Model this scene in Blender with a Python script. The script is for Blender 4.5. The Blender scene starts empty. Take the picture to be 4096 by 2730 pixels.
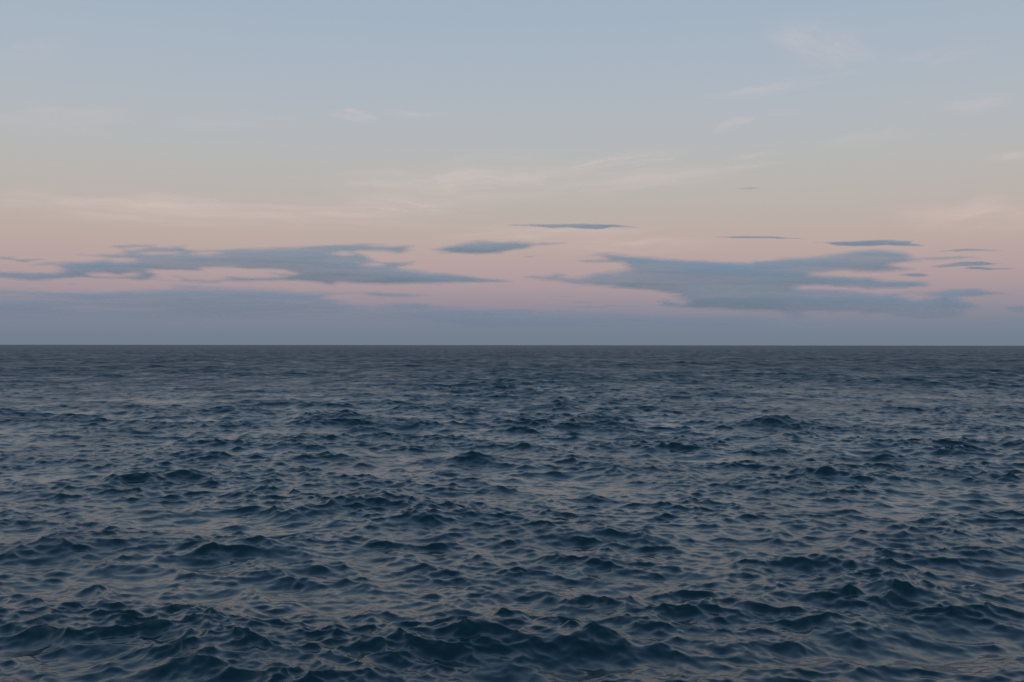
import bpy, math, random
import numpy as np
from mathutils import Vector, Euler

# ------------------------------------------------------------------ camera
S = bpy.context.scene
C = S.collection
CAM_H = 8.0
F_PX = 4002.0                       # focal length in pixels of the 4096 px wide photograph
cam_d = bpy.data.cameras.new('camera')
cam = bpy.data.objects.new('camera', cam_d)
C.objects.link(cam)
cam_d.sensor_width = 23.6
cam_d.lens = 23.6 * F_PX / 4096.0
cam_d.clip_start = 0.1
cam_d.clip_end = 500000.0
cam.location = (0, 0, CAM_H)
cam.rotation_euler = Euler((math.radians(90.235), 0, 0), 'XYZ')
cam.rotation_euler.rotate_axis('Z', math.radians(0.056))
S.camera = cam
CAM_R = cam.rotation_euler.to_matrix()


def srgb(r, g, b):
    f = lambda c: c / 12.92 if c <= 0.04045 else ((c + 0.055) / 1.055) ** 2.4
    return tuple(f(c / 255.0) for c in (r, g, b))


# ------------------------------------------------------------------ sky and sun
SUN_ELEV = -2.5                     # the sun has set behind the camera; only the high cirrus still catches it
world = bpy.data.worlds.new('World')
S.world = world
world.use_nodes = True
nt = world.node_tree
nt.nodes.clear()
N, L = nt.nodes, nt.links
out = N.new('ShaderNodeOutputWorld')
geo = N.new('ShaderNodeTexCoord')
sep = N.new('ShaderNodeSeparateXYZ')
L.new(geo.outputs['Generated'], sep.inputs[0])
mx = N.new('ShaderNodeMath'); mx.operation = 'MAXIMUM'; mx.inputs[1].default_value = 0.0
L.new(sep.outputs['Z'], mx.inputs[0])
sq = N.new('ShaderNodeMath'); sq.operation = 'SQRT'
L.new(mx.outputs[0], sq.inputs[0])
ramp = N.new('ShaderNodeValToRGB')
ramp.color_ramp.interpolation = 'B_SPLINE'
# twilight opposite the sunset: earth shadow, pink belt, pale band, blue
SKY = [(0.0, (111, 125, 141)), (0.7, (116, 129, 145)), (1.5, (130, 134, 149)), (2.2, (147, 141, 154)),
       (3.0, (166, 150, 157)), (4.2, (180, 159, 160)), (5.6, (186, 168, 163)), (7.0, (185, 173, 167)),
       (8.6, (182, 178, 174)), (10.5, (179, 181, 181)), (12.5, (174, 181, 188)), (14.8, (168, 180, 192)),
       (19.0, (159, 175, 191)), (28.0, (141, 171, 205)), (45.0, (108, 148, 197)), (90.0, (72, 109, 155))]
els = ramp.color_ramp.elements
while len(els) < len(SKY):
    els.new(0.5)
for e, (deg, c) in zip(els, SKY):
    e.position = math.sqrt(math.sin(math.radians(deg)))
    e.color = srgb(*c) + (1,)
L.new(sq.outputs[0], ramp.inputs[0])
bg1 = N.new('ShaderNodeBackground')
bg1.inputs['Strength'].default_value = 1.0
L.new(ramp.outputs['Color'], bg1.inputs['Color'])
# the half of the sky where the sun went down, behind the camera, is still the brighter one
west = N.new('ShaderNodeMapRange'); west.interpolation_type = 'SMOOTHSTEP'
west.inputs['From Min'].default_value = 0.15; west.inputs['From Max'].default_value = -1.0
west.inputs['To Min'].default_value = 1.0; west.inputs['To Max'].default_value = 2.6
L.new(sep.outputs['Y'], west.inputs['Value'])
# nothing shines from below the horizon: the sea lies there
up = N.new('ShaderNodeMath'); up.operation = 'GREATER_THAN'; up.inputs[1].default_value = -0.002
L.new(sep.outputs['Z'], up.inputs[0])
gl = N.new('ShaderNodeMath'); gl.operation = 'MULTIPLY'
L.new(west.outputs[0], gl.inputs[0]); L.new(up.outputs[0], gl.inputs[1])
L.new(gl.outputs[0], bg1.inputs['Strength'])
sky = N.new('ShaderNodeTexSky')
sky.sky_type = 'NISHITA'
sky.sun_disc = False
sky.sun_elevation = math.radians(SUN_ELEV)
sky.sun_rotation = math.radians(180)
bg2 = N.new('ShaderNodeBackground')
bg2.inputs['Strength'].default_value = 0.15
L.new(sky.outputs['Color'], bg2.inputs['Color'])
add = N.new('ShaderNodeAddShader')
L.new(bg1.outputs[0], add.inputs[0]); L.new(bg2.outputs[0], add.inputs[1])
L.new(add.outputs[0], out.inputs['Surface'])

sun_d = bpy.data.lights.new('sun', 'SUN')
sun_d.energy = 4.0
sun_d.angle = math.radians(0.5)
sun_d.color = (1.0, 0.60, 0.40)
sun = bpy.data.objects.new('sun', sun_d)
C.objects.link(sun)
_sd = Vector((0, math.cos(math.radians(SUN_ELEV)), -math.sin(math.radians(SUN_ELEV))))   # light travels away from the camera and up
sun.rotation_euler = _sd.to_track_quat('-Z', 'Y').to_euler()

S.view_settings.view_transform = 'Standard'
S.view_settings.look = 'None'
S.view_settings.exposure = 0.0
S.view_settings.gamma = 1.0
S.render.engine = 'CYCLES'
S.cycles.use_denoising = True
S.cycles.use_adaptive_sampling = False
S.cycles.denoiser = 'OPENIMAGEDENOISE'
S.cycles.transparent_max_bounces = 32
S.cycles.max_bounces = 6

rng = np.random.default_rng(11)


# ------------------------------------------------------------------ helpers
def value_noise(x, y, seed):
    r = np.random.default_rng(seed)
    tab = r.random((256, 256)).astype(np.float32)
    xi = np.floor(x).astype(np.int64); yi = np.floor(y).astype(np.int64)
    fx = (x - xi); fy = (y - yi)
    fx = fx * fx * fx * (fx * (fx * 6 - 15) + 10); fy = fy * fy * fy * (fy * (fy * 6 - 15) + 10)
    a = tab[yi & 255, xi & 255]; b = tab[yi & 255, (xi + 1) & 255]
    c = tab[(yi + 1) & 255, xi & 255]; d = tab[(yi + 1) & 255, (xi + 1) & 255]
    return (a * (1 - fx) + b * fx) * (1 - fy) + (c * (1 - fx) + d * fx) * fy


def fbm(x, y, seed, octaves=4, gain=0.55):
    s = 0.0; a = 1.0; t = 0.0
    for o in range(octaves):
        s = s + a * (value_noise(x * 2 ** o + 17.3 * o, y * 2 ** o + 9.1 * o, seed + o) - 0.5)
        t += a; a *= gain
    return s / t * 2.0            # about -1..1


def sstep(a, b, x):
    t = np.clip((x - a) / (b - a), 0, 1)
    return t * t * (3 - 2 * t)


def blur(a, rx, ry):
    for ax, r in ((1, rx), (0, ry)) * 3:
        r = max(1, r)
        c = np.cumsum(np.concatenate([np.repeat(np.take(a, [0], ax), r + 1, ax), a, np.repeat(np.take(a, [-1], ax), r, ax)], ax), ax)
        n = a.shape[ax]
        a = (np.take(c, np.arange(2 * r + 1, n + 2 * r + 1), ax) - np.take(c, np.arange(0, n), ax)) / (2 * r + 1)
    return a


def grid_mesh(name, verts, quads, attrs=()):
    me = bpy.data.meshes.new(name)
    nv, nq = len(verts), len(quads)
    me.vertices.add(nv); me.loops.add(nq * 4); me.polygons.add(nq)
    me.vertices.foreach_set('co', np.ascontiguousarray(verts, np.float32).ravel())
    me.loops.foreach_set('vertex_index', np.ascontiguousarray(quads, np.int32).ravel())
    me.polygons.foreach_set('loop_start', np.arange(0, nq * 4, 4, dtype=np.int32))
    me.polygons.foreach_set('use_smooth', np.ones(nq, bool))
    for an, av in attrs:
        a = me.attributes.new(an, 'FLOAT', 'POINT')
        a.data.foreach_set('value', np.ascontiguousarray(av, np.float32))
    me.update(calc_edges=True)
    return me


def link(name, me, mat):
    o = bpy.data.objects.new(name, me)
    C.objects.link(o)
    me.materials.append(mat)
    return o


# ------------------------------------------------------------------ sea
# octave bands of wind waves: (longest wavelength m, slope variance of the octave)
WIND = math.radians(-98)            # waves run towards the camera, a little across
BANDS = [(24.0, 0.0016, 2.4), (12.0, 0.0042, 2.2), (6.0, 0.0090, 2.0), (3.0, 0.0145, 1.8), (1.5, 0.0200, 1.5),
         (0.75, 0.0180, 1.2), (0.375, 0.0120, 1.0), (0.1875, 0.0035, 0.8)]










def band_tile(lmax, mss, spread, seed, n=512):
    r = np.random.default_rng(seed)
    size = lmax * 24.0
    k1 = 2 * np.pi * np.fft.fftfreq(n, size / n)
    kx, ky = np.meshgrid(k1, k1)
    k = np.hypot(kx, ky); k[0, 0] = 1
    lam = 2 * np.pi / k
    u = np.log2(lmax / lam)                         # 0..1 inside the octave, with soft ends
    w = sstep(-0.25, 0.25, u) * (1 - sstep(0.75, 1.25, u))
    th = np.arctan2(ky, kx)
    c = np.cos((th - 0.0) / 2.0)                    # local axis: band frame is already turned to the wind
    D = np.abs(c) ** (2 * spread * 2)
    amp = w * k ** -2.0 * np.sqrt(D)
    ph = (r.normal(size=k.shape) + 1j * r.normal(size=k.shape)) * amp
    ph[0, 0] = 0
    h = np.fft.ifft2(ph).real
    hx = np.fft.ifft2(1j * kx * ph).real; hy = np.fft.ifft2(1j * ky * ph).real
    sc = math.sqrt(mss / float(np.mean(hx ** 2 + hy ** 2)))
    dx = np.fft.ifft2(1j * kx / k * ph).real; dy = np.fft.ifft2(1j * ky / k * ph).real
    return (h * sc).astype(np.float32), (dx * sc).astype(np.float32), (dy * sc).astype(np.float32), size


def lookup(t, size, x, y):
    n = t.shape[0]
    u = x / size * n; v = y / size * n
    iu = np.floor(u).astype(np.int64); iv = np.floor(v).astype(np.int64)
    fu = (u - iu).astype(np.float32); fv = (v - iv).astype(np.float32)
    i0 = iu % n; i1 = (iu + 1) % n; j0 = iv % n; j1 = (iv + 1) % n
    return (t[j0, i0] * (1 - fu) + t[j0, i1] * fu) * (1 - fv) + (t[j1, i0] * (1 - fu) + t[j1, i1] * fu) * fv


# single steep crests that stand out of the chop: place of the top in the photograph (2353 px wide), length there, height, width in metres, turn
CRESTS = [(1785, 962, 229, 1.09, 3.25, 0.1), (2040, 1348, 379, 0.45, 1.19, -0.1), (1115, 1440, 482, 0.45, 1.25, 0.05), (1360, 1462, 299, 0.32, 0.94, -0.1),
          (1760, 1385, 368, 0.29, 1.12, 0.0), (170, 1246, 368, 0.36, 1.38, 0.05), (530, 1256, 299, 0.30, 1.12, -0.05), (860, 1146, 299, 0.42, 1.62, 0.0),
          (1000, 1182, 252, 0.32, 1.38, -0.2), (1410, 1224, 345, 0.28, 1.12, 0.05), (480, 1502, 299, 0.30, 1.00, 0.1), (1900, 1080, 218, 0.52, 1.62, 0.15),
          (400, 1086, 276, 0.49, 1.88, -0.1), (1640, 904, 195, 0.69, 3.25, 0.0), (240, 862, 103, 0.86, 3.75, 0.0), (1080, 1048, 114, 0.57, 1.75, 0.0),
          (2080, 934, 218, 0.69, 2.75, -0.15), (1880, 1290, 276, 0.26, 1.00, 0.1), (700, 1300, 252, 0.23, 1.00, 0.0)]


def add_crests(X, Y, Z):
    for px, py, plen, H, w, turn in CRESTS:
        dep = (py - 794.0) / 2299.0
        r = (CAM_H - 0.8 * H) / dep
        cx, cy = r * (px - 1176.5) / 2299.0, r
        ln = 0.42 * plen / 2299.0 * r
        az = math.atan2(cx, cy) + turn
        idx = np.nonzero((np.abs(X - cx) < 4 * ln + 4 * w) & (np.abs(Y - cy) < 4 * ln + 5 * w))[0]
        dx, dy = X[idx] - cx, Y[idx] - cy
        along = dx * math.cos(az) - dy * math.sin(az)
        back = dx * math.sin(az) + dy * math.cos(az) + 0.25 * along ** 2 / max(ln, 0.3)      # the ends trail away
        f = np.where(back < 0, np.exp(-(np.abs(back) / (0.62 * w)) ** 1.5), np.exp(-(np.abs(back) / (1.5 * w)) ** 1.3))
        trough = 0.14 * np.exp(-((back + 1.7 * w) / (0.9 * w)) ** 2)
        Z[idx] += H * (f - trough) * np.exp(-(np.abs(along) / ln) ** 1.6)


def build_sea():
    half, NF = 32.0, 801
    fine = np.linspace(-half, half, NF)
    rest = np.linspace(half, 360 - half, 75)[1:-1]          # 73 columns, so that every second one can go on outwards
    ang = np.radians(np.concatenate([fine, rest]))          # measured from the view direction, clockwise
    step_a = np.full(len(ang), math.radians(2 * half / (NF - 1))); step_a[NF:] = math.radians(4)
    near, r = [0.6, 1.5, 3.0, 5.0, 8.0, 10.0, 11.0], 12.0
    while r < 380.0:
        near.append(r)
        r *= 1.008 if r < 19 else 1.0028 if r < 45 else 1.0022 + 0.0007 * max(0.0, (r - 150) / 230)
    far, r = [], near[-1]
    while r < 60000.0:
        far.append(r)
        r *= 1.0034 if r < 3000 else 1.045
    far.append(60000.0)
    rings = [(np.array(near), ang, step_a), (np.array(far), ang[::2], step_a[::2] * 2)]
    parts, quads, base = [], [], 0
    for radii, an, st in rings:
        na, nr = len(an), len(radii)
        R, A = np.meshgrid(radii, an, indexing='ij')
        sp = np.maximum(np.gradient(radii)[:, None] * 0.85, R * st[None, :] * 0.7)     # crests are longer than the waves are apart
        parts.append([R * np.sin(A), R * np.cos(A), sp])
        i = np.arange(nr - 1)[:, None]; j = np.arange(na)[None, :]; j2 = (j + 1) % na
        q = np.stack([i * na + j, (i + 1) * na + j, (i + 1) * na + j2, i * na + j2], -1).reshape(-1, 4)[:, ::-1]
        quads.append(q + base); base += na * nr
    parts[1][2][0] = parts[0][2][-1][::2]                   # the shared row is treated alike on both sides
    X = np.concatenate([p[0].ravel() for p in parts]); Y = np.concatenate([p[1].ravel() for p in parts])
    space = np.concatenate([p[2].ravel() for p in parts])
    Z = np.zeros_like(X); DX = np.zeros_like(X); DY = np.zeros_like(X)
    lost = np.zeros_like(X); n_view = 600 * len(ang)
    # gusts: patches where the short waves stand higher or lower
    gust = 1.04 + 0.55 * fbm(X / 21.0, Y / 29.0, 77, 4) + 0.5 * fbm(X / 90.0, Y / 130.0, 91, 3)
    gust = np.clip(gust, 0.4, 1.7)
    sets = np.clip(1.0 + 1.0 * fbm(X / 34.0, Y / 40.0, 131, 3), 0.4, 2.0)   # groups of higher waves
    add_crests(X, Y, Z)
    for i, (lmax, mss, spread) in enumerate(BANDS):
        h, tx, ty, size = band_tile(lmax, mss, spread, 100 + i)
        # each octave runs at its own small angle to the wind, so that no two tiles line up
        a = WIND + [0.10, -0.22, 0.28, -0.35, 0.2, -0.15, 0.3, -0.3][i]
        ca, sa = math.cos(a), math.sin(a)
        keep = 1 - sstep(lmax / 5.0, lmax / 2.4, space)
        lost += (1 - keep ** 2) * mss
        idx = np.nonzero(keep > 0.003)[0]
        x, y = X[idx], Y[idx]
        u = x * ca + y * sa; v = -x * sa + y * ca
        if lmax == 1.5:
            ride = np.clip(1.0 + 0.28 * Z / Z[:n_view].std(), 0.6, 1.7)     # short waves steepen on the crests of the longer ones
        g = keep[idx] * (gust[idx] * ride[idx] if lmax < 2 else gust[idx] ** 0.5 if lmax < 4 else sets[idx])
        chop = 1.25 if lmax > 2 else 0.95
        Z[idx] += lookup(h, size, u, v) * g
        hu = lookup(tx, size, u, v) * g * chop; hv = lookup(ty, size, u, v) * g * chop
        DX[idx] += hu * ca - hv * sa; DY[idx] += hu * sa + hv * ca
    # the finest waves, too, crowd on the crests and fronts of the longer ones and leave the hollows smoother
    lost_on = lost * np.clip(1.0 + 0.55 * Z / Z[:n_view].std(), 0.25, 2.4)
    # slopes too fine for the mesh widen the gloss
    rough = np.clip(np.sqrt(np.sqrt(0.0002 + (0.24 + 0.56 * sstep(0.025, 0.07, lost)) * lost_on)), 0.05, 0.75)
    V = np.stack([X + DX, Y + DY, Z], 1)
    n0 = parts[0][0].size; na = len(ang); row = np.arange(n0 - na, n0)
    odd = row[1::2]; V[odd] = 0.5 * (V[odd - 1] + V[np.where(odd + 1 < n0, odd + 1, n0 - na)])   # no gap where the columns halve
    # close the middle round a centre point
    V = np.vstack([V, [[0, 0, 0]]]); rough = np.append(rough, 0.2)
    c = len(V) - 1
    jj = np.arange(0, na - 1, 2)
    quads.append(np.stack([np.full_like(jj, c), (jj + 2) % na, jj + 1, jj], -1))
    return grid_mesh('sea', V, np.vstack(quads), [('micro_slope', rough)])


def water_material():
    m = bpy.data.materials.new('sea_water')
    m.use_nodes = True
    t = m.node_tree; n, l = t.nodes, t.links
    b = n['Principled BSDF']
    b.inputs['Base Color'].default_value = (0.0010, 0.0155, 0.0170, 1)
    b.inputs['IOR'].default_value = 1.36
    at = n.new('ShaderNodeAttribute'); at.attribute_name = 'micro_slope'
    g = n.new('ShaderNodeNewGeometry')
    mp = n.new('ShaderNodeMapping'); mp.inputs['Scale'].default_value = (0.7, 1.25, 0.6)
    mp.inputs['Rotation'].default_value = (0, 0, 0.2)
    l.new(g.outputs['Position'], mp.inputs['Vector'])
    no = n.new('ShaderNodeTexNoise'); no.inputs['Scale'].default_value = 13.0
    no.inputs['Detail'].default_value = 2.5; no.inputs['Roughness'].default_value = 0.5
    no.inputs['Distortion'].default_value = 0.6
    l.new(mp.outputs[0], no.inputs['Vector'])
    bp = n.new('ShaderNodeBump'); bp.inputs['Strength'].default_value = 0.5
    bp.inputs['Distance'].default_value = 0.005
    l.new(no.outputs['Fac'], bp.inputs['Height'])
    # gusts roughen the far water in patches drawn out across the wind
    mp3 = n.new('ShaderNodeMapping'); mp3.inputs['Scale'].default_value = (0.13, 0.035, 0.0)
    mp3.inputs['Rotation'].default_value = (0, 0, -0.08)
    l.new(g.outputs['Position'], mp3.inputs['Vector'])
    n3 = n.new('ShaderNodeTexNoise'); n3.inputs['Scale'].default_value = 1.0; n3.inputs['Detail'].default_value = 5.0
    n3.inputs['Roughness'].default_value = 0.66
    l.new(mp3.outputs[0], n3.inputs['Vector'])
    gu = n.new('ShaderNodeMapRange'); gu.inputs['From Min'].default_value = 0.3; gu.inputs['From Max'].default_value = 0.7
    gu.inputs['To Min'].default_value = 0.66; gu.inputs['To Max'].default_value = 1.34
    l.new(n3.outputs['Fac'], gu.inputs['Value'])
    ro = n.new('ShaderNodeMath'); ro.operation = 'MULTIPLY'
    l.new(at.outputs['Fac'], ro.inputs[0]); l.new(gu.outputs[0], ro.inputs[1])
    l.new(ro.outputs[0], b.inputs['Roughness'])
    l.new(bp.outputs[0], b.inputs['Normal'])
    return m


sea = link('sea', build_sea(), water_material())
sea['kind'] = 'structure'
sea['label'] = 'dark choppy open sea reaching to the horizon'


# ------------------------------------------------------------------ clouds
def cloud_material(name, colour, thin, translucent):
    """Droplet cloud: how much it hides comes from its own thickness (attribute cover)."""
    m = bpy.data.materials.new(name)
    m.use_nodes = True
    t = m.node_tree; n, l = t.nodes, t.links
    n.clear()
    o = n.new('ShaderNodeOutputMaterial')
    d = n.new('ShaderNodeBsdfDiffuse'); d.inputs['Color'].default_value = colour + (1,)
    tr = n.new('ShaderNodeBsdfTranslucent'); tr.inputs['Color'].default_value = colour + (1,)
    mix = n.new('ShaderNodeMixShader'); mix.inputs[0].default_value = translucent
    l.new(d.outputs[0], mix.inputs[1]); l.new(tr.outputs[0], mix.inputs[2])
    clear = n.new('ShaderNodeBsdfTransparent')
    at = n.new('ShaderNodeAttribute'); at.attribute_name = 'cover'
    mu = n.new('ShaderNodeMath'); mu.operation = 'MULTIPLY'; mu.inputs[1].default_value = thin
    l.new(at.outputs['Fac'], mu.inputs[0])
    mx2 = n.new('ShaderNodeMixShader')
    l.new(mu.outputs[0], mx2.inputs[0])
    l.new(clear.outputs[0], mx2.inputs[1]); l.new(mix.outputs[0], mx2.inputs[2])
    l.new(mx2.outputs[0], o.inputs['Surface'])
    return m


STRATUS = cloud_material('stratus', (0.615, 0.715, 0.715), 1.0, 0.4)
CIRRUS = cloud_material('cirrus', (0.86, 0.84, 0.84), 1.0, 0.35)


def poly_dist(px, py, poly):
    """Signed distance (positive inside) of points to a closed polygon."""
    P = np.asarray(poly, float); Q = np.roll(P, -1, 0)
    best = np.full(px.shape, 1e18); inside = np.zeros(px.shape, bool)
    for (ax, ay), (bx, by) in zip(P, Q):
        ex, ey = bx - ax, by - ay
        t = np.clip(((px - ax) * ex + (py - ay) * ey) / max(ex * ex + ey * ey, 1e-9), 0, 1)
        best = np.minimum(best, (px - ax - t * ex) ** 2 + (py - ay - t * ey) ** 2)
        if ay != by:
            cr = (ay > py) != (by > py)
            inside ^= cr & (px < (bx - ax) * (py - ay) / (by - ay) + ax)
    d = np.sqrt(best)
    return np.where(inside, d, -d)


def to_world(px, py, dist):
    """Photograph pixel to a point `dist` metres away along the view axis."""
    v = np.stack([(px - 2048) / F_PX, (1365 - py) / F_PX, -np.ones_like(px)], -1) @ np.array(CAM_R).T
    v = v / v[..., 1:2] * dist
    v[..., 2] += CAM_H
    return v


def shell(name, px, py, cover, dist, thick, mat, label, category, group=None, floor=0.012, prof=None):
    """A closed lens-like body: a front and a back skin that meet where the cover runs out."""
    ny, nx = cover.shape
    act = cover > floor
    cell = act[:-1, :-1] | act[1:, :-1] | act[:-1, 1:] | act[1:, 1:]
    used = np.zeros_like(act)
    used[:-1, :-1] |= cell; used[1:, :-1] |= cell; used[:-1, 1:] |= cell; used[1:, 1:] |= cell
    # rim vertices: used, but touching a cell that is not filled
    pad = np.zeros((ny + 1, nx + 1), bool); pad[1:-1, 1:-1] = cell
    full = pad[:-1, :-1] & pad[1:, :-1] & pad[:-1, 1:] & pad[1:, 1:]
    rim = used & ~full
    cov = np.where(rim, 0.0, cover)
    half = np.where(rim, 0.0, thick * (0.04 + 0.96 * prof))
    base = to_world(px, py, dist)
    f = base.copy(); b = base.copy()
    f[..., 1] -= half; b[..., 1] += half
    fi = np.full(act.shape, -1, np.int64); n0 = int(used.sum()); fi[used] = np.arange(n0)
    inner = used & ~rim
    bi = fi.copy(); bi[inner] = n0 + np.arange(int(inner.sum()))
    V = np.vstack([f[used], b[inner]])
    cv = np.concatenate([cov[used], cov[inner]])
    I, J = np.nonzero(cell)
    qf = np.stack([fi[I, J], fi[I + 1, J], fi[I + 1, J + 1], fi[I, J + 1]], 1)
    qb = np.stack([bi[I, J], bi[I, J + 1], bi[I + 1, J + 1], bi[I + 1, J]], 1)
    same = (qf[:, [0, 3, 2, 1]] == qb).all(1)
    q = np.vstack([qf, qb[~same]])
    centre = V.mean(0)
    me = grid_mesh(name, V - centre, q, [('cover', cv)])
    o = link(name, me, mat)
    o.location = centre
    o['label'] = label; o['category'] = category
    if group:
        o['group'] = group
    return o


_seed = [500]


def stratus(label, poly, holes=(), dist=30000.0, thick=260.0, soft=10.0, rag=10.0, top=0.9, step=(7, 3.0), name='stratus_cloud',
            fade=None, group='dark stratus clouds over the horizon', stretch=4.0, wave=(170, 16), mottle=0.32):
    _seed[0] += 20
    s = _seed[0]
    P = np.asarray(poly, float)
    x0, x1 = P[:, 0].min() - 70, P[:, 0].max() + 70
    y0, y1 = P[:, 1].min() - 18, P[:, 1].max() + 18
    gx = np.arange(x0, x1 + step[0], step[0]); gy = np.arange(y0, y1 + step[1], step[1])
    px, py = np.meshgrid(gx, gy)
    qx = px + 26 * fbm(px / 90, py / 9, s, 3)
    qy = py + 3.0 * fbm(px / 60, py / 12, s + 5, 3)
    d = poly_dist(qx / stretch, qy, [(a / stretch, b) for a, b in poly])
    for h in holes:
        d = np.minimum(d, -poly_dist(qx / stretch, qy, [(a / stretch, b) for a, b in h]))
    n = fbm(px / wave[0], py / wave[1], s + 9, 5, 0.6)
    e = d + rag * n * sstep(-14, 2, d) * 0.8
    cov = sstep(-soft * 0.4, soft * 1.6, e)
    body = 0.89 + mottle * fbm(px / 420, py / 20, s + 14, 4)
    cov = np.clip(cov * body, 0, 1) * top
    if fade:
        cov = cov * fade(px, py)
    # front and back skin each hide half of it
    cov = 1 - np.sqrt(1 - np.clip(cov, 0, 0.985))
    prof = blur(np.pad(cov, ((24, 24), (24, 24))), int(round(45 / step[0])), int(round(26 / step[1])))[24:-24, 24:-24]
    prof = prof / prof.max()                                 # swells slowly from the rim to the middle
    return shell(name, px, py, cov, dist, thick, STRATUS, label, 'cloud', group, prof=prof)


def pts(view, *p):
    """Points read off an enlarged view (left, top, scale) of the photograph."""
    l, t, k = view
    return [(l + x / k, t + y / k) for x, y in p]


VA, VB, VC = (0, 930, 2.614), (900, 930, 2.614), (1700, 860, 2.614)
VE, VD, V2 = (2100, 980, 2.614), (3196, 930, 2.614), (2048, 800, 1.149)

left_bank = (pts(VA, (1130, 150), (1200, 131), (1400, 127), (1600, 130), (1640, 145), (1930, 138), (1955, 162), (2100, 176), (2353, 162))
             + pts(VB, (300, 150), (700, 153), (1000, 130), (1400, 112), (1500, 112), (1760, 130), (1900, 125), (2000, 140), (1930, 205),
                   (1820, 221), (1640, 208), (1400, 203), (1480, 235), (1560, 268), (1680, 302), (1850, 303), (1990, 292), (2025, 310),
                   (1980, 342), (1880, 365), (2000, 385), (2200, 410))
             + pts(VC, (300, 600), (530, 630), (580, 655), (840, 675), (930, 706), (800, 720), (580, 718), (0, 735))
             + pts(VB, (1600, 548), (1230, 542), (1150, 565), (1050, 560), (880, 525), (760, 512), (600, 512), (300, 528), (0, 522))
             + pts(VA, (2250, 540), (2000, 527), (1700, 520), (1620, 500), (1450, 510), (1300, 490), (950, 490), (840, 478), (600, 500),
                   (400, 515), (200, 505), (0, 485), (-700, 470), (-700, 400), (0, 395), (200, 405), (520, 410), (600, 380), (540, 352),
                   (290, 348), (320, 330), (450, 308), (740, 300), (900, 295), (1100, 270), (1000, 245), (790, 235), (850, 217), (1000, 236),
                   (1200, 225), (1270, 195), (1190, 168)))
left_holes = [pts(VA, (1600, 396), (2150, 412), (2180, 388)) + pts(VB, (0, 385), (180, 382), (600, 400), (685, 428), (430, 415), (385, 430),
                  (525, 463), (300, 458), (0, 450)) + pts(VA, (2200, 492), (2050, 475), (1800, 455), (1830, 490), (1650, 470), (1640, 440)),
              pts(VA, (1510, 220), (1600, 210), (1800, 219), (1600, 226)), pts(VA, (1350, 174), (1400, 165), (1460, 171), (1400, 180)),
              pts(VB, (1200, 216), (1260, 206), (1310, 214), (1280, 230)), pts(VA, (960, 436), (1100, 440), (1300, 458), (1180, 464)),
              pts(VB, (1480, 338), (1560, 331), (1650, 340), (1570, 348)), pts(VA, (1190, 285), (1250, 276), (1310, 284), (1250, 292)),
              pts(VA, (1300, 440), (1370, 434), (1420, 440), (1360, 447)), pts(VA, (2090, 212), (2150, 205), (2210, 212), (2150, 219))]
stratus('long blue-grey stratus bank with a narrow pink gap, at left', left_bank, left_holes, dist=32000)

right_bank = (pts(VC, (1030, 645), (1130, 628), (1240, 632), (1350, 612), (1450, 620), (1490, 653), (1600, 635), (1740, 590), (1990, 575),
                  (2115, 550), (2030, 515), (2000, 499), (1700, 495), (1545, 480), (1600, 465), (1820, 456), (1740, 445), (1565, 433),
                  (1800, 405), (1900, 398), (2050, 405), (2160, 420), (2353, 432))
              + pts(VE, (1340, 126), (1500, 140), (1850, 155), (2353, 178)) + pts(V2, (1085, 283), (1110, 275))
              + pts(VD, (0, 258), (250, 240), (500, 190), (600, 178), (850, 165), (960, 175), (1130, 200), (1190, 230), (1230, 262), (1600, 255),
                    (1650, 248), (1800, 255), (1890, 268), (1600, 288), (1250, 292), (1200, 320), (1020, 352), (1100, 368), (1240, 375),
                    (1200, 395), (1000, 410), (800, 425), (600, 428), (480, 419), (180, 440), (420, 450), (750, 462), (900, 490), (1330, 515),
                    (1440, 550), (1400, 578), (1150, 580), (850, 590), (720, 600), (600, 578), (250, 574), (50, 571), (250, 592), (600, 608),
                    (850, 640), (1050, 630), (1300, 610), (1550, 590), (1850, 570), (2050, 605), (2200, 640), (1950, 670), (1700, 690),
                    (1930, 760), (1920, 810), (1770, 830), (1800, 870), (1700, 910), (1400, 925), (950, 905), (880, 872), (600, 868),
                    (500, 845), (380, 865), (250, 850), (130, 850), (70, 930), (0, 936))
              + pts(V2, (1240, 545), (1190, 515))
              + pts(VE, (2200, 690), (1900, 675), (1500, 660), (1390, 640), (1380, 590), (1480, 560), (1530, 575), (1620, 620), (1670, 600),
                    (1600, 570), (1500, 541), (1530, 520), (1260, 495), (1100, 470), (900, 456), (880, 445), (500, 428), (350, 410))
              + pts(VC, (1380, 695), (1230, 690), (1070, 672)))
right_holes = [pts(VD, (1100, 652), (1200, 650), (1390, 680), (1250, 690), (1160, 678))]
stratus('broad blue-grey stratus bank tapering to the left, at right', right_bank, right_holes, dist=31000,
        fade=lambda x, y: 1 - 0.55 * sstep(1200, 1290, y))

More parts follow.
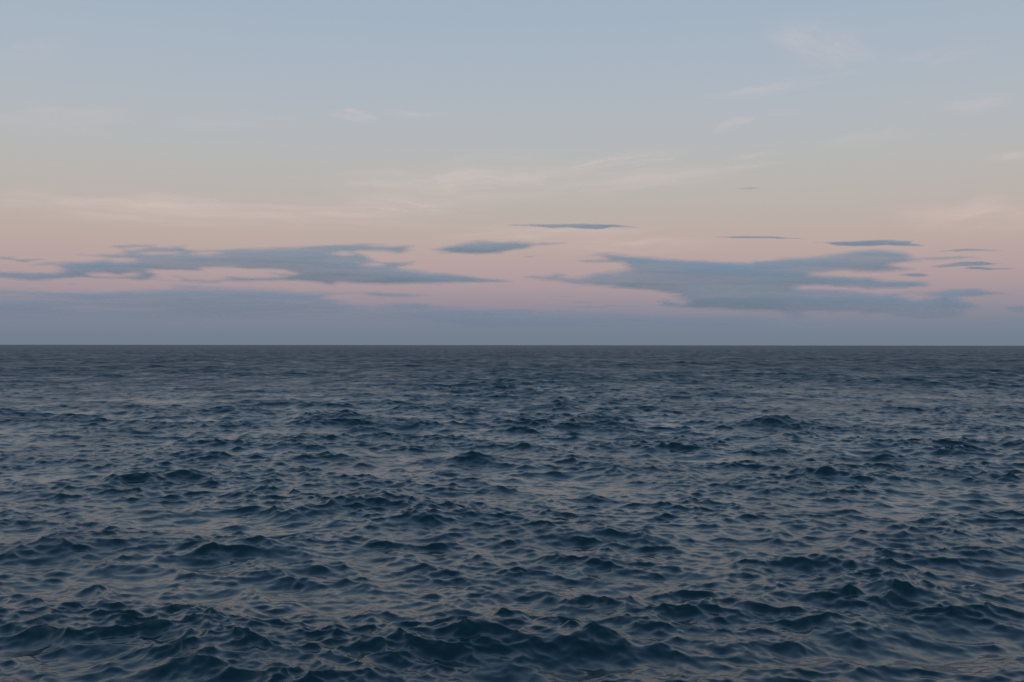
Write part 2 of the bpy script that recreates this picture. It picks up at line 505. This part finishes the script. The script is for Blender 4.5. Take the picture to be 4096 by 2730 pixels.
stratus('small spindle-shaped grey cloud between the two large banks',
        pts(VC, (80, 360), (190, 320), (400, 285), (620, 262), (720, 270), (1000, 270), (1150, 288), (1340, 290), (1490, 295), (1350, 312),
            (1150, 325), (1110, 350), (870, 395), (720, 420), (560, 430), (400, 418), (250, 405), (120, 385)),
        dist=27000, thick=150, step=(5, 2))
stratus('tiny grey cloudlet just under the spindle-shaped cloud', pts(VC, (990, 441), (1100, 427), (1230, 429), (1140, 444)), dist=28000, thick=80,
        soft=2.5, rag=2, step=(5, 1.5), top=0.65)
stratus('thin ragged dark streak above the spindle-shaped cloud',
        pts(VC, (720, 108), (1000, 99), (1650, 94), (1950, 97), (2080, 110), (2353, 141), (2000, 128), (1820, 148), (1500, 138), (1200, 131), (1050, 116)),
        dist=24000, thick=80, soft=3, rag=4, step=(5, 1.6))
stratus('very thin dark streak above the right bank, left of the flat lens cloud',
        pts(V2, (930, 170), (1050, 165.5), (1200, 168), (1395, 182), (1200, 179), (1030, 176)), dist=25000, thick=60, soft=2.5, rag=2, step=(5, 1.6))
stratus('flat lens cloud just above the top of the right bank',
        pts(VD, (120, 112), (500, 98), (720, 79), (950, 82), (1150, 95), (1250, 112), (1350, 153), (1100, 149), (700, 146), (420, 131)),
        dist=26500, thick=130, soft=4, step=(5, 2))
stratus('thin dark streak right of the flat lens cloud',
        pts(VD, (1440, 205), (1600, 180), (1750, 167), (2050, 177), (2130, 194), (1900, 198), (1600, 203)), dist=27500, thick=60, soft=3, rag=3, step=(5, 1.6))
stratus('upper of two short dark streaks at the right end of the right bank',
        pts(VD, (1330, 370), (1480, 335), (1700, 312), (1900, 305), (1990, 325), (2190, 331), (2000, 346), (1700, 356), (1500, 370)),
        dist=29000, thick=70, soft=3, rag=4, step=(5, 1.8))
stratus('lower of two short dark streaks at the right end of the right bank',
        pts(VD, (1710, 378), (1800, 361), (2000, 367), (2250, 378), (2150, 391), (2000, 399), (1850, 393)), dist=29300, thick=60, soft=3, rag=3, step=(5, 1.6))
stratus('small dark oval cloud in the pink notch of the right bank',
        pts(VD, (970, 450), (1150, 430), (1290, 429), (1380, 453), (1280, 470), (1150, 463)), dist=29500, thick=60, soft=3, rag=3, step=(5, 1.8))
stratus('low grey cloud cut off by the right edge of the picture',
        pts(VD, (2150, 810), (2230, 780), (2353, 755), (2700, 750), (3300, 800), (2900, 850), (2353, 852), (2220, 838)), dist=38000, thick=150, soft=5, top=0.7)
stratus('thin ragged grey streak over the left end of the left bank',
        pts(VA, (-500, 270), (0, 258), (140, 262), (240, 275), (400, 268), (540, 283), (380, 300), (260, 318), (140, 300), (0, 290), (-400, 290)),
        dist=31000, thick=60, soft=4, rag=6, step=(5, 1.8), top=0.7)
stratus('short faint streak in the pink gap under the left bank',
        pts(VA, (620, 537), (760, 531), (860, 546), (760, 556)), dist=34000, thick=90, soft=3, rag=3, step=(5, 1.6), top=0.6)
stratus('faint flat streak low in the pink gap between the banks',
        pts(VE, (200, 652), (600, 640), (900, 627), (1320, 645), (1000, 652), (600, 662)), dist=39000, thick=70, soft=4, rag=4, top=0.42)
stratus('faint grey puff above the low streak between the banks',
        pts(VE, (430, 612), (540, 580), (650, 588), (850, 597), (640, 616)), dist=39500, thick=70, soft=4, rag=4, top=0.35)
stratus('hair-thin faint streak low between the two large banks',
        pts(VE, (150, 535), (400, 533), (540, 545), (400, 548)), dist=38500, thick=90, soft=3, rag=2, step=(5, 1.6), top=0.4)
stratus('tiny dark cloudlet alone high in the pale sky at right',
        [(2925, 757), (2960, 752), (3010, 748), (3050, 752), (3045, 757), (2990, 760)], dist=17000, thick=50, soft=2.5, rag=5, step=(4, 1.4), top=0.45)

# the low banks in the shadow of the earth
low_left = (pts(VA, (-700, 590), (0, 585), (200, 600), (400, 585), (600, 596), (900, 592), (1000, 612), (1150, 612), (1350, 592), (1340, 562), (1500, 575), (1750, 575),
                (1760, 545), (2000, 545))
            + pts(VB, (0, 565), (300, 577), (700, 600), (1000, 612), (1500, 624), (1800, 636), (2250, 658), (1800, 690), (1650, 680), (1400, 648), (1150, 672),
                  (1300, 745), (1500, 760), (2000, 728), (2353, 770)) + [(2050, 1236), (2050, 1330), (-250, 1330)])
stratus('soft grey-blue cloud bank low on the horizon at left', low_left, dist=42000, thick=260, top=0.74, step=(12, 4), soft=13, rag=14, wave=(260, 18), mottle=0.75,
        fade=lambda x, y: (1 - sstep(1210, 1325, y)) * (1 - 0.5 * sstep(1650, 2050, x)))
low_all = [(1500, 1250), (1800, 1234), (2050, 1238), (2300, 1243), (2650, 1252), (2850, 1262), (3000, 1258), (3100, 1275), (3300, 1284), (3600, 1290), (3900, 1285),
           (4096, 1262), (4400, 1262), (4400, 1345), (1500, 1345)]
stratus('soft low cloud bank along the horizon at centre and right', low_all, dist=45000, thick=260, top=0.55, step=(12, 4), soft=13, rag=14, wave=(300, 18), mottle=0.8,
        fade=lambda x, y: (1 - sstep(1275, 1340, y)) * sstep(1500, 1900, x) * (1 - 0.55 * sstep(2800, 3500, x)))


# ------------------------------------------------------------------ cirrus, still lit by the sun
def cirrus(label, cx, cy, w, h, tilt, top, fine=(120, 9), name='cirrus_wisp', sharp=0.0, dist=None, step=None, group='pale cirrus wisps'):
    _seed[0] += 20
    s = _seed[0]
    t = math.radians(tilt)
    step = step or (max(6, w / 52), max(3, h / 24))
    bw = abs(w * math.cos(t)) + abs(h * math.sin(t)); bh = abs(w * math.sin(t)) + abs(h * math.cos(t))
    gx = np.arange(cx - bw * 0.72, cx + bw * 0.72 + step[0], step[0])
    gy = np.arange(cy - bh * 0.78, cy + bh * 0.78 + step[1], step[1])
    px, py = np.meshgrid(gx, gy)
    u = (px - cx) * math.cos(t) - (py - cy) * math.sin(t)
    v = (px - cx) * math.sin(t) + (py - cy) * math.cos(t)
    u = u + 0.10 * w * fbm(px / (w * 0.5), py / (h * 0.6), s + 3, 3)
    v = v + 0.22 * h * fbm(px / (w * 0.35), py / (h * 1.2), s + 6, 3)
    env = np.clip(1 - np.sqrt((u / (w * 0.62)) ** 2 + (v / (h * 0.62)) ** 2), 0, 1)
    env = env * env * (3 - 2 * env)
    n = 0.5 + 0.5 * fbm(u / (fine[0] * 1.15), v / (fine[1] * 1.1), s + 9, 5, 0.68)
    n = sstep(0.28 + sharp, 0.78, n)
    cov = np.clip(env * (0.12 + 1.3 * n) * top * 0.66, 0, 0.8)
    cov = 1 - np.sqrt(1 - cov)
    elev = math.atan((1382 - cy) / F_PX)
    d = dist or min(9000.0 / math.tan(max(elev, 0.03)), 95000.0)
    return shell(name, px, py, cov, d, d * h / F_PX * 0.3, CIRRUS, label, 'cloud', group, floor=0.002, prof=env)


K = 2048 / 2353.0
cirrus('broad feathery pale cirrus patch high at right', 3290, 190, 460, 210, -14, 0.36, (150, 46))
cirrus('long thin cirrus wisp below the feathery patch at right', 3120, 345, 620, 70, 9, 0.22, (150, 14))
cirrus('short bright cirrus tuft right of centre', 2950, 490, 240, 62, 12, 0.26, (90, 12))
cirrus('faint cirrus tuft beside the short bright tuft', 3110, 455, 190, 40, 0, 0.15, (80, 10))
cirrus('slanting faint cirrus wisp at mid right', 3500, 545, 420, 75, 10, 0.16, (130, 12))
cirrus('faint feathery cirrus near the right edge, upper', 3900, 420, 360, 90, 10, 0.14, (110, 14))
cirrus('faint tilted cirrus above the right edge wisps', 3800, 220, 480, 90, 8, 0.12, (140, 14))
cirrus('faint cirrus at the right edge at mid height', 4050, 620, 260, 50, 6, 0.2, (90, 10))
cirrus('sheaf of fine bright slanting cirrus streaks at centre right', 2480, 650, 560, 70, 9, 0.46, (190, 5.5), sharp=0.12)
cirrus('short slanting cirrus streak right of the bright sheaf', 3020, 622, 260, 30, 8, 0.26, (110, 6))
cirrus('lower short cirrus streak right of the bright sheaf', 3010, 663, 250, 26, 6, 0.2, (110, 6))
cirrus('wide soft peach cirrus below the bright sheaf', 2560, 715, 800, 120, 6, 0.26, (220, 14))
cirrus('small bright cirrus puff at upper left of centre', 1415, 466, 190, 52, -10, 0.42, (80, 14))
cirrus('thin curved cirrus wisp beside the bright puff', 1660, 456, 330, 40, -2, 0.18, (120, 9))
cirrus('faint broad cirrus smear left of the bright puff', 930, 488, 620, 90, 2, 0.13, (180, 14))
cirrus('soft peach cirrus veil at centre', 1850, 720, 1000, 220, 4, 0.38, (260, 20))
cirrus('bright peach cirrus feather above the left bank', 1640, 822, 620, 80, -4, 0.38, (200, 9), sharp=0.06)
cirrus('long peach cirrus veil above the left bank', 1080, 862, 1500, 150, -2, 0.36, (300, 14))
cirrus('peach cirrus veil low at far left', 420, 820, 1200, 150, -3, 0.32, (280, 16))
cirrus('faint cirrus haze at far left, mid height', 250, 470, 700, 170, 0, 0.13, (240, 22))
cirrus('faint small cirrus at the left edge near the top', 120, 200, 380, 90, 2, 0.13, (120, 18))
cirrus('pink cirrus glow under the thin ragged streak', 2150, 935, 900, 90, 2, 0.28, (260, 12))
cirrus('pink cirrus glow above the right bank', 2560, 985, 800, 70, 2, 0.26, (240, 12))
cirrus('pink cirrus veil at far right', 3900, 870, 760, 170, 3, 0.27, (240, 16))
